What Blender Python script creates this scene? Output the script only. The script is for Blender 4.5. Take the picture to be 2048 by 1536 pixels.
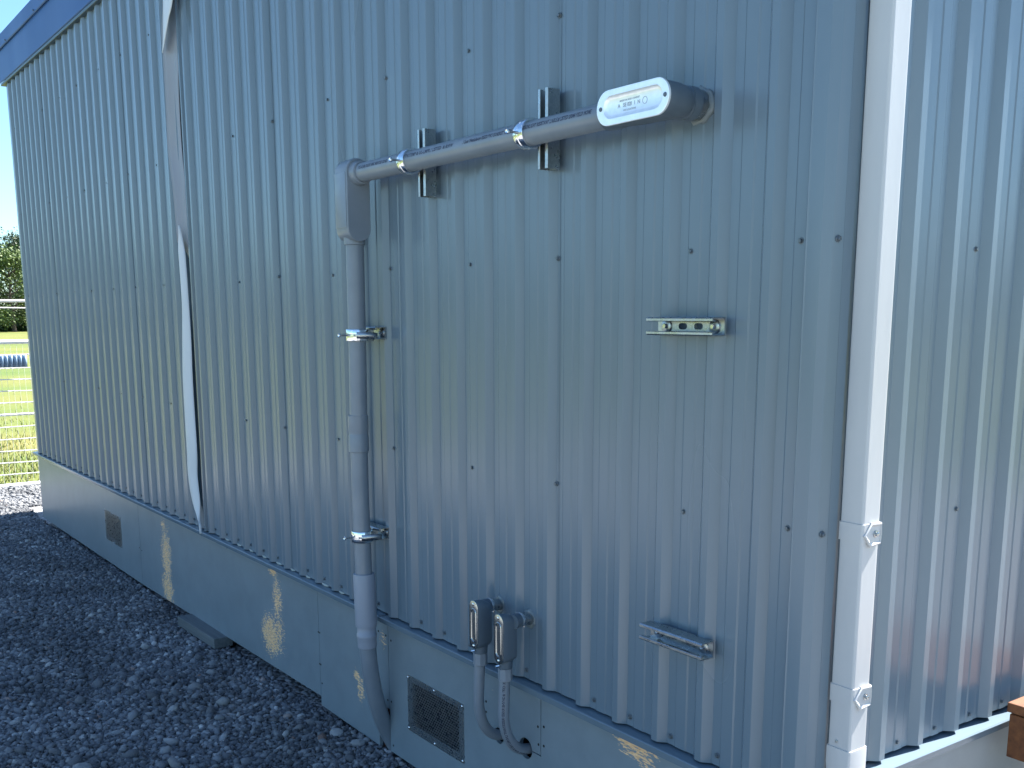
import bpy, bmesh, math, random
import numpy as np
from mathutils import Vector, Matrix

for o in list(bpy.data.objects):
    bpy.data.objects.remove(o, do_unlink=True)
S = bpy.context.scene
COL = S.collection
rad = math.radians

# ------------------------------------------------------------------ camera
cam_d = bpy.data.cameras.new('camera')
cam = bpy.data.objects.new('camera', cam_d)
COL.objects.link(cam)
yaw, pitch, roll = rad(35.645), rad(10.57), rad(-0.13)
fwd = Vector((-math.cos(yaw) * math.cos(pitch), math.sin(yaw) * math.cos(pitch), -math.sin(pitch)))
rgt = Vector((math.sin(yaw), math.cos(yaw), 0))
up = rgt.cross(fwd)
r2 = rgt * math.cos(roll) + up * math.sin(roll)
u2 = up * math.cos(roll) - rgt * math.sin(roll)
M = Matrix((r2, u2, -fwd)).transposed().to_4x4()
M.translation = Vector((0, -1.78, 1.64))
cam.matrix_world = M
cam_d.sensor_width = 36.0
cam_d.lens = 36.945
cam_d.shift_y = 0.123
cam_d.clip_start = 0.05
cam_d.clip_end = 3000
S.camera = cam

# ------------------------------------------------------------------ light
SUN = Vector((0.10, 0.84, 1.0)).normalized()          # direction to the sun (behind the building)
elev = math.asin(SUN.z)
world = bpy.data.worlds.new('World')
S.world = world
world.use_nodes = True
wn = world.node_tree.nodes
wl = world.node_tree.links
wn.clear()
w_out = wn.new('ShaderNodeOutputWorld')
w_bg = wn.new('ShaderNodeBackground')
w_bg.inputs['Strength'].default_value = 0.055
sky = wn.new('ShaderNodeTexSky')
sky.sky_type = 'NISHITA'
sky.sun_disc = False
sky.sun_elevation = elev
sky.sun_rotation = math.atan2(SUN.x, SUN.y)
sky.altitude = 100
sky.air_density = 1.0
sky.dust_density = 0.3
sky.ozone_density = 2.4
# thin fair-weather clouds, the same all round the sky
w_tc = wn.new('ShaderNodeTexCoord')
w_map = wn.new('ShaderNodeMapping')
w_map.inputs['Scale'].default_value = (1.0, 1.0, 2.6)
w_noise = wn.new('ShaderNodeTexNoise')
w_noise.inputs['Scale'].default_value = 3.4
w_noise.inputs['Detail'].default_value = 9
w_noise.inputs['Roughness'].default_value = 0.58
w_ramp = wn.new('ShaderNodeValToRGB')
w_ramp.color_ramp.elements[0].position = 0.56
w_ramp.color_ramp.elements[1].position = 0.76
w_mix = wn.new('ShaderNodeMix')
w_mix.data_type = 'RGBA'
w_mix.inputs[7].default_value = (8.5, 9.0, 9.6, 1)
wl.new(w_tc.outputs['Generated'], w_map.inputs['Vector'])
wl.new(w_map.outputs['Vector'], w_noise.inputs['Vector'])
wl.new(w_noise.outputs['Fac'], w_ramp.inputs['Fac'])
wl.new(w_ramp.outputs['Color'], w_mix.inputs[0])
w_tint = wn.new('ShaderNodeMix')          # clear, deep blue summer air
w_tint.data_type = 'RGBA'
w_tint.blend_type = 'MULTIPLY'
w_tint.inputs[0].default_value = 1.0
w_tint.inputs[7].default_value = (0.80, 1.02, 1.14, 1)
wl.new(sky.outputs['Color'], w_tint.inputs[6])
wl.new(w_tint.outputs[2], w_mix.inputs[6])
wl.new(w_mix.outputs[2], w_bg.inputs['Color'])
wl.new(w_bg.outputs['Background'], w_out.inputs['Surface'])

sun_d = bpy.data.lights.new('sun', 'SUN')
sun_d.energy = 5.0
sun_d.angle = rad(0.53)
sun_d.color = (1.0, 0.96, 0.90)
sun = bpy.data.objects.new('sun', sun_d)
COL.objects.link(sun)
sun.rotation_euler = (-SUN).to_track_quat('-Z', 'Y').to_euler()

S.view_settings.view_transform = 'Standard'
S.view_settings.look = 'None'
S.view_settings.exposure = 2.26
S.view_settings.gamma = 1.0
S.view_settings.use_curve_mapping = False
S.render.engine = 'CYCLES'
S.cycles.max_bounces = 8

# ------------------------------------------------------------------ materials
def mat(name, color=(0.5, 0.5, 0.5), rough=0.5, metal=0.0, spec=0.5, coat=0.0):
    m = bpy.data.materials.new(name)
    m.use_nodes = True
    b = m.node_tree.nodes['Principled BSDF']
    b.inputs['Base Color'].default_value = (*color, 1)
    b.inputs['Roughness'].default_value = rough
    b.inputs['Metallic'].default_value = metal
    b.inputs['Specular IOR Level'].default_value = spec
    b.inputs['Coat Weight'].default_value = coat
    return m


class NT:
    """small node helper"""
    def __init__(self, m):
        self.t = m.node_tree
        self.b = self.t.nodes['Principled BSDF']
    def n(self, typ, **kw):
        nd = self.t.nodes.new(typ)
        for k, v in kw.items():
            setattr(nd, k, v)
        return nd
    def l(self, a, b):
        self.t.links.new(a, b)
    def coord(self, scale=(1, 1, 1), kind='Object'):
        tc = self.n('ShaderNodeTexCoord')
        mp = self.n('ShaderNodeMapping')
        mp.inputs['Scale'].default_value = scale
        self.l(tc.outputs[kind], mp.inputs['Vector'])
        return mp.outputs['Vector']
    def noise(self, vec, scale, detail=4, rough=0.55):
        nz = self.n('ShaderNodeTexNoise')
        nz.inputs['Scale'].default_value = scale
        nz.inputs['Detail'].default_value = detail
        nz.inputs['Roughness'].default_value = rough
        self.l(vec, nz.inputs['Vector'])
        return nz.outputs['Fac']
    def ramp(self, fac, stops):
        r = self.n('ShaderNodeValToRGB')
        els = r.color_ramp.elements
        while len(els) < len(stops):
            els.new(0.5)
        for e, (p, c) in zip(els, stops):
            e.position = p
            e.color = (*c, 1) if len(c) == 3 else c
        self.l(fac, r.inputs['Fac'])
        return r.outputs['Color']
    def bump(self, h, strength, dist):
        b = self.n('ShaderNodeBump')
        b.inputs['Strength'].default_value = strength
        b.inputs['Distance'].default_value = dist
        self.l(h, b.inputs['Height'])
        self.l(b.outputs['Normal'], self.b.inputs['Normal'])
        return b
    def math(self, op, a, b=None, clamp=False):
        m = self.n('ShaderNodeMath', operation=op)
        m.use_clamp = clamp
        for i, v in enumerate((a, b)):
            if v is None:
                continue
            if isinstance(v, (int, float)):
                m.inputs[i].default_value = v
            else:
                self.l(v, m.inputs[i])
        return m.outputs[0]
    def mix(self, fac, a, b):
        m = self.n('ShaderNodeMix')
        m.data_type = 'RGBA'
        if isinstance(fac, (int, float)):
            m.inputs[0].default_value = fac
        else:
            self.l(fac, m.inputs[0])
        for i, v in ((6, a), (7, b)):
            if isinstance(v, tuple):
                m.inputs[i].default_value = (*v, 1)
            else:
                self.l(v, m.inputs[i])
        return m.outputs[2]


def paint_metal(name, col, rough, dirt=0.12, wav=0.35):
    m = mat(name, col, rough)
    m.node_tree.nodes['Principled BSDF'].inputs['IOR'].default_value = 1.56
    t = NT(m)
    v = t.coord((1, 1, 0.35))
    n1 = t.noise(v, 2.3, 5)
    dark = tuple(c * (1 - dirt) for c in col)
    lite = tuple(min(1, c * (1 + dirt)) for c in col)
    c = t.ramp(n1, [(0.3, dark), (0.7, lite)])
    t.l(c, t.b.inputs['Base Color'])
    r = t.ramp(t.noise(v, 1.6, 2), [(0.3, (rough * 0.9,) * 3), (0.7, (rough * 1.12,) * 3)])
    t.l(r, t.b.inputs['Roughness'])
    # oil canning: the thin sheet is never quite flat
    h = t.noise(t.coord((1, 1, 0.22)), 5.0, 2)
    t.bump(h, wav, 0.004)
    return m


M_wall = paint_metal('wall_paint', (0.128, 0.176, 0.216), 0.245, 0.02, 0.05)
M_trim = paint_metal('trim_paint', (0.128, 0.176, 0.216), 0.245, 0.02, 0.04)
M_fascia = paint_metal('fascia_paint', (0.003, 0.055, 0.21), 0.42, 0.06, 0.1)
M_fascia.node_tree.nodes['Principled BSDF'].inputs['IOR'].default_value = 1.38
M_soffit = mat('drip_edge_paint', (0.02, 0.05, 0.08), 0.4)
M_screw = mat('screw_paint', (0.11, 0.135, 0.155), 0.3, 0.3)
M_rubber = mat('washer_rubber', (0.03, 0.03, 0.03), 0.7)
M_white = mat('white_painted_aluminium', (0.78, 0.78, 0.77), 0.32)
t = NT(M_white)
t.l(t.ramp(t.noise(t.coord((1, 1, 0.25)), 6, 5), [(0.3, (0.42, 0.43, 0.44)), (0.7, (0.50, 0.505, 0.505))]), t.b.inputs['Base Color'])
t.bump(t.noise(t.coord((1, 1, 0.3)), 14, 3), 0.15, 0.002)
M_film = mat('flashing_back_white', (0.58, 0.60, 0.62), 0.45)
t = NT(M_film)
t.bump(t.noise(t.coord((1, 1, 0.5)), 18, 3), 0.4, 0.004)
M_flash = mat('flashing_front_grey', (0.26, 0.27, 0.30), 0.4)

M_pvc = mat('pvc_grey', (0.27, 0.275, 0.285), 0.34)
t = NT(M_pvc)
t.l(t.ramp(t.noise(t.coord(), 11, 5), [(0.3, (0.165, 0.198, 0.235)), (0.7, (0.20, 0.233, 0.27))]), t.b.inputs['Base Color'])
t.l(t.ramp(t.noise(t.coord(), 30, 4), [(0.3, (0.28,) * 3), (0.7, (0.42,) * 3)]), t.b.inputs['Roughness'])
M_pvc2 = mat('pvc_blue_grey', (0.25, 0.28, 0.335), 0.42)
M_ink = mat('printed_ink', (0.035, 0.045, 0.075), 0.6)
M_galv = mat('zinc_plated_steel', (0.62, 0.64, 0.66), 0.3, 1.0)
t = NT(M_galv)
vn = t.n('ShaderNodeTexVoronoi')
vn.inputs['Scale'].default_value = 160
t.l(t.coord(), vn.inputs['Vector'])
t.l(t.ramp(vn.outputs['Distance'], [(0.0, (0.47, 0.49, 0.50)), (0.8, (0.37, 0.395, 0.41))]), t.b.inputs['Base Color'])
t.l(t.ramp(t.noise(t.coord(), 60, 4), [(0.3, (0.22,) * 3), (0.7, (0.42,) * 3)]), t.b.inputs['Roughness'])
M_chrome = mat('bright_zinc', (0.78, 0.80, 0.82), 0.16, 1.0)
M_alu = mat('bright_aluminium_cover', (0.93, 0.94, 0.94), 0.34, 0.55)
t = NT(M_alu)
t.l(t.ramp(t.noise(t.coord(), 70, 5), [(0.35, (0.86, 0.88, 0.88)), (0.7, (0.95, 0.96, 0.96))]), t.b.inputs['Base Color'])
M_cast = mat('cast_grey_enamel', (0.085, 0.115, 0.145), 0.42)
t = NT(M_cast)
t.bump(t.noise(t.coord(), 900, 2), 0.25, 0.0006)
M_plate = mat('stamped_cover_steel', (0.42, 0.43, 0.42), 0.24, 1.0)
M_seal = mat('silicone_sealant', (0.16, 0.19, 0.20), 0.35)
M_seal2 = mat('pale_closure_sealant', (0.36, 0.40, 0.38), 0.5)
M_void = mat('unlit_interior', (0.012, 0.012, 0.012), 0.9)  # near-black colour stands in for the darkness under the floor
M_redwood = mat('red_brown_timber', (0.16, 0.06, 0.035), 0.8)
M_hole = mat('nail_hole_dark', (0.008, 0.008, 0.01), 0.8)  # shade inside the holes, painted as small dark discs on the board


def skirt_material():
    m = mat('skirt_paint', (0.28, 0.31, 0.335), 0.36)
    t = NT(m)
    P = t.n('ShaderNodeNewGeometry').outputs['Position']
    sep = t.n('ShaderNodeSeparateXYZ')
    t.l(P, sep.inputs[0])
    # worn places where the board shows through: (x, z, half width, half height, weight)
    spots = [(-5.85, 0.48, 0.05, 0.05, 0.85), (-5.82, 0.30, 0.10, 0.20, 1.0), (-5.83, 0.12, 0.11, 0.12, 1.05),
             (-4.31, 0.52, 0.045, 0.03, 1.15), (-4.27, 0.40, 0.06, 0.12, 0.95), (-4.36, 0.21, 0.12, 0.11, 1.12),
             (-4.27, 0.25, 0.07, 0.12, 0.88), (-3.52, 0.26, 0.035, 0.03, 1.0), (-3.49, 0.21, 0.035, 0.06, 0.9),
             (-1.935, 0.53, 0.10, 0.028, 1.32), (-1.91, 0.495, 0.07, 0.022, 0.95), (-2.09, 0.535, 0.03, 0.014, 0.9),
             (-3.30, 0.46, 0.03, 0.05, 0.7)]
    warp = t.math('ADD', 0.12, t.math('MULTIPLY', t.noise(P, 22, 3, 0.6), 2.1))
    tot = None
    for (x, z, hw, hh, wt) in spots:
        dx = t.math('DIVIDE', t.math('SUBTRACT', sep.outputs['X'], x), hw)
        dz = t.math('DIVIDE', t.math('SUBTRACT', sep.outputs['Z'], z), hh)
        d = t.math('MULTIPLY', t.math('ADD', t.math('MULTIPLY', dx, dx), t.math('MULTIPLY', dz, dz)), warp)
        g = t.math('MULTIPLY', t.math('SUBTRACT', 1.0, t.math('MULTIPLY', d, 0.5), True), wt)
        tot = g if tot is None else t.math('MAXIMUM', tot, g)
    # the flaking runs diagonally along the wood grain
    mp = t.n('ShaderNodeMapping')
    mp.inputs['Rotation'].default_value = (0, rad(-16), 0)
    mp.inputs['Scale'].default_value = (42, 42, 210)
    t.l(P, mp.inputs['Vector'])
    f1 = t.noise(mp.outputs['Vector'], 1.0, 5, 0.6)
    f2 = t.noise(P, 45, 5, 0.65)
    fl = t.math('ADD', t.math('MULTIPLY', f1, 0.85), t.math('MULTIPLY', f2, 0.42))
    s = t.math('SUBTRACT', t.math('ADD', fl, t.math('MULTIPLY', tot, 0.285)), 0.855)
    # rare single flakes everywhere
    f3 = t.noise(mp.outputs['Vector'], 0.8, 3, 0.5)
    s2 = t.math('SUBTRACT', f3, 0.79)
    mask = t.math('MULTIPLY', t.math('MAXIMUM', s, s2), 90, True)
    base = t.ramp(t.noise(P, 1.7, 5), [(0.3, (0.18, 0.228, 0.258)), (0.7, (0.208, 0.256, 0.286))])
    grime = t.ramp(t.noise(P, 8, 6, 0.65), [(0.42, (1, 1, 1)), (0.75, (0.86, 0.86, 0.86))])
    mul = t.n('ShaderNodeMix')
    mul.data_type = 'RGBA'
    mul.blend_type = 'MULTIPLY'
    mul.inputs[0].default_value = 1
    t.l(base, mul.inputs[6])
    t.l(grime, mul.inputs[7])
    wood = t.ramp(f1, [(0.35, (0.60, 0.34, 0.16)), (0.7, (0.88, 0.62, 0.36))])
    t.l(t.mix(mask, mul.outputs[2], wood), t.b.inputs['Base Color'])
    rr = t.n('ShaderNodeMix')
    rr.inputs[2].default_value = 0.34
    rr.inputs[3].default_value = 0.85
    t.l(mask, rr.inputs[0])
    t.l(rr.outputs[0], t.b.inputs['Roughness'])
    mp2 = t.n('ShaderNodeMapping')
    mp2.inputs['Scale'].default_value = (3, 3, 60)
    t.l(P, mp2.inputs['Vector'])
    hh = t.math('SUBTRACT', t.math('MULTIPLY', t.noise(mp2.outputs['Vector'], 1.0, 4), 0.25), t.math('MULTIPLY', mask, 0.5))
    t.bump(hh, 0.35, 0.002)
    return m


M_skirt = skirt_material()


def gravel_stone_material():
    m = mat('crushed_stone', (0.2, 0.2, 0.2), 0.85)
    t = NT(m)
    geo = t.n('ShaderNodeNewGeometry')
    c = t.ramp(geo.outputs['Random Per Island'], [(0.0, (0.06, 0.066, 0.076)), (0.35, (0.11, 0.118, 0.132)), (0.7, (0.19, 0.197, 0.21)),
                                                  (0.95, (0.29, 0.295, 0.30)), (0.99, (0.5, 0.5, 0.49)), (1.0, (0.26, 0.15, 0.11))])
    n = t.noise(t.coord(), 90, 4)
    c2 = t.mix(t.math('MULTIPLY', n, 0.5), c, (0.10, 0.10, 0.105))
    big = t.ramp(t.noise(t.coord(), 2.2, 5, 0.6), [(0.36, (0.72, 0.72, 0.72)), (0.66, (1.28, 1.28, 1.28))])
    mu = t.n('ShaderNodeMix')
    mu.data_type = 'RGBA'
    mu.blend_type = 'MULTIPLY'
    mu.inputs[0].default_value = 1
    t.l(c2, mu.inputs[6])
    t.l(big, mu.inputs[7])
    t.l(mu.outputs[2], t.b.inputs['Base Color'])
    t.bump(t.noise(t.coord(), 260, 3), 0.5, 0.002)
    return m


M_stone = gravel_stone_material()
M_gbed = mat('gravel_bed', (0.1, 0.1, 0.1), 0.95)
t = NT(M_gbed)
vn = t.n('ShaderNodeTexVoronoi')
vn.inputs['Scale'].default_value = 42
t.l(t.coord(), vn.inputs['Vector'])
cc = t.ramp(vn.outputs['Color'], [(0.1, (0.17, 0.175, 0.185)), (0.6, (0.30, 0.30, 0.305)), (0.95, (0.45, 0.45, 0.445))])
t.l(cc, t.b.inputs['Base Color'])
t.bump(vn.outputs['Distance'], 1.0, 0.02).invert = True
M_grass = mat('mown_grass', (0.1, 0.15, 0.03), 0.9)
t = NT(M_grass)
v = t.coord((1, 0.18, 1))
g1 = t.noise(v, 0.16, 6, 0.6)
g2 = t.noise(t.coord(), 9.0, 5, 0.7)
ca = t.ramp(g1, [(0.36, (0.055, 0.115, 0.010)), (0.50, (0.125, 0.145, 0.022)), (0.64, (0.185, 0.16, 0.035))])
cb = t.mix(t.math('MULTIPLY', g2, 0.55), ca, (0.06, 0.085, 0.015))
t.l(cb, t.b.inputs['Base Color'])
t.bump(g2, 0.8, 0.05)
M_blade = mat('grass_blade', (0.10, 0.16, 0.03), 0.7)
t = NT(M_blade)
t.l(t.ramp(t.n('ShaderNodeNewGeometry').outputs['Random Per Island'], [(0.0, (0.07, 0.14, 0.02)), (0.5, (0.13, 0.17, 0.035)), (1.0, (0.25, 0.22, 0.09))]), t.b.inputs['Base Color'])


def leaf_mat(name, dark, lite):
    m = mat(name, dark, 0.55)
    t = NT(m)
    t.l(t.ramp(t.n('ShaderNodeNewGeometry').outputs['Random Per Island'], [(0.0, dark), (1.0, lite)]), t.b.inputs['Base Color'])
    t.b.inputs['Transmission Weight'].default_value = 0.0
    return m


M_leafA = leaf_mat('leaf_light', (0.045, 0.085, 0.018), (0.12, 0.17, 0.04))
M_leafB = leaf_mat('leaf_dark', (0.018, 0.04, 0.012), (0.05, 0.085, 0.025))
M_bark = mat('bark', (0.09, 0.07, 0.055), 0.9)
M_fence = mat('galvanised_white_fence', (0.72, 0.72, 0.70), 0.45)
M_blueclad = paint_metal('blue_grey_sheet', (0.20, 0.30, 0.42), 0.35)
M_grey_timber = mat('weathered_grey_timber', (0.10, 0.115, 0.12), 0.8)
t = NT(M_grey_timber)
t.l(t.ramp(t.noise(t.coord((2, 40, 40)), 1.5, 5), [(0.3, (0.075, 0.09, 0.095)), (0.7, (0.14, 0.155, 0.16))]), t.b.inputs['Base Color'])
M_deck = mat('treated_timber', (0.30, 0.15, 0.07), 0.75)
t = NT(M_deck)
v = t.coord((30, 2.5, 30))
t.l(t.ramp(t.noise(v, 1.5, 6), [(0.3, (0.085, 0.028, 0.010)), (0.7, (0.21, 0.080, 0.026))]), t.b.inputs['Base Color'])
t.bump(t.noise(v, 2.0, 4), 0.4, 0.002)

# ------------------------------------------------------------------ mesh helpers
def props(o, label=None, category=None, group=None, kind=None):
    for k, v in (('label', label), ('category', category), ('group', group), ('kind', kind)):
        if v:
            o[k] = v
    return o


def empty(name, loc=(0, 0, 0), **kw):
    o = bpy.data.objects.new(name, None)
    o.empty_display_size = 0.1
    COL.objects.link(o)
    o.location = loc
    return props(o, **kw)


class MB:
    def __init__(self):
        self.v = []
        self.f = []

    def add(self, verts, faces):
        b = len(self.v)
        self.v += [tuple(p) for p in verts]
        self.f += [tuple(i + b for i in f) for f in faces]
        return self

    def box(self, x0, x1, y0, y1, z0, z1):
        v = [(x, y, z) for z in (z0, z1) for y in (y0, y1) for x in (x0, x1)]
        return self.add(v, [(0, 2, 3, 1), (4, 5, 7, 6), (0, 1, 5, 4), (2, 6, 7, 3), (0, 4, 6, 2), (1, 3, 7, 5)])

    def sheet(self, prof, axis, a0, a1, n=1):
        """open profile extruded along an axis; prof holds the two other coordinates"""
        m = len(prof)
        vs = []
        for k in range(n + 1):
            a = a0 + (a1 - a0) * k / n
            for p in prof:
                vs.append((a, p[0], p[1]) if axis == 'x' else (p[0], a, p[1]) if axis == 'y' else (p[0], p[1], a))
        fs = []
        for k in range(n):
            for i in range(m - 1):
                fs.append((k * m + i, k * m + i + 1, (k + 1) * m + i + 1, (k + 1) * m + i))
        return self.add(vs, fs)

    def prism(self, prof, axis, a0, a1):
        m = len(prof)
        vs = []
        for a in (a0, a1):
            for p in prof:
                vs.append((a, p[0], p[1]) if axis == 'x' else (p[0], a, p[1]) if axis == 'y' else (p[0], p[1], a))
        fs = [tuple(range(m))[::-1], tuple(range(m, 2 * m))]
        for i in range(m):
            j = (i + 1) % m
            fs.append((i, j, m + j, m + i))
        return self.add(vs, fs)

    def loft(self, rings, cap0=True, cap1=True):
        n = len(rings[0])
        vs = [p for r in rings for p in r]
        fs = []
        for k in range(len(rings) - 1):
            for i in range(n):
                j = (i + 1) % n
                fs.append((k * n + i, k * n + j, (k + 1) * n + j, (k + 1) * n + i))
        if cap0:
            fs.append(tuple(range(n))[::-1])
        if cap1:
            fs.append(tuple(range((len(rings) - 1) * n, len(rings) * n)))
        return self.add(vs, fs)

    def tube(self, pts, r, n=24, cap=True):
        pts = [Vector(p) for p in pts]
        rs = r if isinstance(r, (list, tuple)) else [r] * len(pts)
        frames = path_frames(pts)
        rings = []
        for p, (tn, a, b), rr in zip(pts, frames, rs):
            rings.append([p + a * (rr * math.cos(2 * math.pi * i / n)) + b * (rr * math.sin(2 * math.pi * i / n)) for i in range(n)])
        return self.loft(rings, cap, cap)

    def build(self, name, material, parent=None, smooth=35, bevel=0.0, **kw):
        me = bpy.data.meshes.new(name)
        me.from_pydata(self.v, [], self.f)
        me.materials.append(material)
        bm = bmesh.new()
        bm.from_mesh(me)
        bmesh.ops.recalc_face_normals(bm, faces=bm.faces)
        bm.to_mesh(me)
        bm.free()
        if smooth:
            me.polygons.foreach_set('use_smooth', [True] * len(me.polygons))
            me.set_sharp_from_angle(angle=rad(smooth))
        o = bpy.data.objects.new(name, me)
        COL.objects.link(o)
        if parent is not None:
            o.parent = parent
        if bevel:
            md = o.modifiers.new('bevel', 'BEVEL')
            md.width = bevel
            md.segments = 2
            md.limit_method = 'ANGLE'
            md.angle_limit = rad(40)
        return props(o, **kw)


def path_frames(pts):
    out = []
    a = None
    for i, p in enumerate(pts):
        tn = (pts[min(i + 1, len(pts) - 1)] - pts[max(i - 1, 0)]).normalized()
        if a is None:
            ref = Vector((0, 0, 1)) if abs(tn.z) < 0.9 else Vector((0, -1, 0))
            a = (ref - tn * ref.dot(tn)).normalized()
        else:
            a = (a - tn * a.dot(tn)).normalized()
        out.append((tn, a, tn.cross(a)))
    return out


def circle(cx, cy, r, n=20, a0=0.0):
    return [(cx + r * math.cos(a0 + 2 * math.pi * i / n), cy + r * math.sin(a0 + 2 * math.pi * i / n)) for i in range(n)]


def stadium(cu, cv, lu, lv, n=10):
    """points of an oblong; long side along u if lu > lv"""
    pts = []
    if lu >= lv:
        r, h = lv / 2, lu / 2 - lv / 2
        for i in range(n + 1):
            a = -math.pi / 2 + math.pi * i / n
            pts.append((cu + h + r * math.cos(a), cv + r * math.sin(a)))
        for i in range(n + 1):
            a = math.pi / 2 + math.pi * i / n
            pts.append((cu - h + r * math.cos(a), cv + r * math.sin(a)))
    else:
        r, h = lu / 2, lv / 2 - lu / 2
        for i in range(n + 1):
            a = math.pi * i / n
            pts.append((cu + r * math.cos(a), cv + h + r * math.sin(a)))
        for i in range(n + 1):
            a = math.pi + math.pi * i / n
            pts.append((cu + r * math.cos(a), cv - h + r * math.sin(a)))
    return pts


def copy_obj(o, parent, loc=None, name=None):
    c = o.copy()
    COL.objects.link(c)
    c.parent = parent
    if loc is not None:
        c.location = loc
    return c


def text_on(name, body, size, mapper, material, parent, label=None):
    """flat print laid onto a surface: mapper(u, v) -> point in space"""
    cu = bpy.data.curves.new('print', 'FONT')
    cu.body = body
    cu.size = size
    cu.resolution_u = 2
    cu.offset = size * 0.035
    tmp = bpy.data.objects.new('print', cu)
    COL.objects.link(tmp)
    dg = bpy.context.evaluated_depsgraph_get()
    dg.update()
    me = bpy.data.meshes.new_from_object(tmp.evaluated_get(dg))
    bpy.data.objects.remove(tmp, do_unlink=True)
    for vtx in me.vertices:
        vtx.co = mapper(vtx.co.x, vtx.co.y)
    me.name = name
    me.materials.clear()
    me.materials.append(material)
    o = bpy.data.objects.new(name, me)
    COL.objects.link(o)
    o.parent = parent
    return props(o, label=label)


random.seed(4)
rng = np.random.default_rng(7)

# ------------------------------------------------------------------ ground
XL, XR = -8.98, -1.39          # building ends
BACK = 4.9
m = MB()
m.add([(-1500, -1500, -0.03), (1500, -1500, -0.03), (1500, 1500, -0.03), (-1500, 1500, -0.03)], [(0, 1, 2, 3)])
m.build('field_ground', M_grass, smooth=0, kind='structure')


def gh(x, y):
    """gentle rise and fall of the gravel"""
    return 0.010 * np.sin(1.7 * x + 0.6) * np.cos(2.3 * y) + 0.008 * np.sin(5.1 * x + 3.3 * y) + 0.006 * np.sin(9.7 * y - 4.1 * x)


nx, ny = 170, 90
gx = np.linspace(-10.95, 7.0, nx)
gy = np.linspace(-10.5, 8.0, ny)
vv = [(x, y, float(gh(x, y)) * 0.8 - 0.004) for y in gy for x in gx]
ff = [(j * nx + i, j * nx + i + 1, (j + 1) * nx + i + 1, (j + 1) * nx + i) for j in range(ny - 1) for i in range(nx - 1)]
MB().add(vv, ff).build('gravel_yard', M_gbed, kind='structure')

# crushed stone: real angular pieces, one mass
bm = bmesh.new()
bmesh.ops.create_icosphere(bm, subdivisions=1, radius=1)
ico_v = np.array([v_.co[:] for v_ in bm.verts])
ico_f = np.array([[v_.index for v_ in f.verts] for f in bm.faces])
bm.free()
shapes = []
for k in range(16):
    s = ico_v * rng.uniform(0.68, 1.18, (12, 1))
    shapes.append(s * np.array([1.25, rng.uniform(0.7, 1.0), rng.uniform(0.5, 0.8)]))


def stones(name, x0, x1, y0, y1, cell, rmin, rmax, mask=None, **kw):
    xs = np.arange(x0, x1, cell)
    ys = np.arange(y0, y1, cell)
    X, Y = np.meshgrid(xs, ys)
    X = X.ravel() + rng.uniform(-0.6, 0.6, X.size) * cell
    Y = Y.ravel() + rng.uniform(-0.6, 0.6, Y.size) * cell
    if mask is not None:
        k = mask(X, Y)
        X, Y = X[k], Y[k]
    n = X.size
    R = rmin + (rmax - rmin) * rng.beta(1.6, 4.5, n)
    Z = gh(X, Y) * 0.8 + R * rng.uniform(-0.1, 0.55, n)
    ang = rng.uniform(0, 2 * math.pi, n)
    tilt = rng.normal(0, 0.45, n)
    sh = np.array(shapes)[rng.integers(0, 16, n)] * R[:, None, None]
    ct, st = np.cos(tilt)[:, None], np.sin(tilt)[:, None]
    x, y, z = sh[..., 0], sh[..., 1], sh[..., 2]
    x, z = x * ct - z * st, x * st + z * ct
    ca, sa = np.cos(ang)[:, None], np.sin(ang)[:, None]
    x, y = x * ca - y * sa, x * sa + y * ca
    V = np.stack([x + X[:, None], y + Y[:, None], z + Z[:, None]], -1).reshape(-1, 3)
    F = (ico_f[None] + (np.arange(n) * 12)[:, None, None]).reshape(-1, 3)
    me = bpy.data.meshes.new(name)
    me.vertices.add(len(V))
    me.vertices.foreach_set('co', V.astype(np.float32).ravel())
    me.loops.add(F.size)
    me.loops.foreach_set('vertex_index', F.astype(np.int32).ravel())
    me.polygons.add(len(F))
    me.polygons.foreach_set('loop_start', np.arange(0, F.size, 3, dtype=np.int32))
    me.update()
    me.materials.append(M_stone)
    o = bpy.data.objects.new(name, me)
    COL.objects.link(o)
    return props(o, kind='stuff', **kw)


stones('gravel', -9.9, -2.5, -1.7, 0.015, 0.0142, 0.0062, 0.026, label='dark grey crushed stone gravel in the shade along the building', category='gravel')
stones('gravel', -10.86, -9.7, -1.5, 2.2, 0.024, 0.013, 0.034, label='sunlit pale gravel between the building end and the fence', category='gravel')
stones('gravel', -5.2, -2.6, -1.2, -0.03, 0.09, 0.018, 0.042, label='larger loose stones lying among the gravel near the pipe', category='gravel')


stones('gravel', -2.5, 0.6, -1.9, 0.4, 0.024, 0.010, 0.030, label='grey gravel at the foot of the right hand corner', category='gravel')


def loose_stone(loc, r, seed, label):
    rr = np.random.default_rng(seed)
    b = bmesh.new()
    bmesh.ops.create_icosphere(b, subdivisions=2, radius=1)
    sc = (r * 1.25, r * 0.95, r * 0.62)
    for v_ in b.verts:
        k = 1 + 0.22 * (rr.random() - 0.5)
        v_.co = Vector((round(v_.co.x * k * 2.2) / 2.2 * 0.5 + v_.co.x * 0.5, v_.co.y * k, v_.co.z * k))
        v_.co = Vector((v_.co.x * sc[0], v_.co.y * sc[1], v_.co.z * sc[2]))
    me = bpy.data.meshes.new('loose_stone')
    b.to_mesh(me)
    b.free()
    me.materials.append(M_stone)
    o = bpy.data.objects.new('loose_stone', me)
    COL.objects.link(o)
    o.location = loc
    o.rotation_euler = (0.2, 0.15, seed * 1.3)
    return props(o, label=label, category='stone', group='big stones in the gravel')


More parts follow.
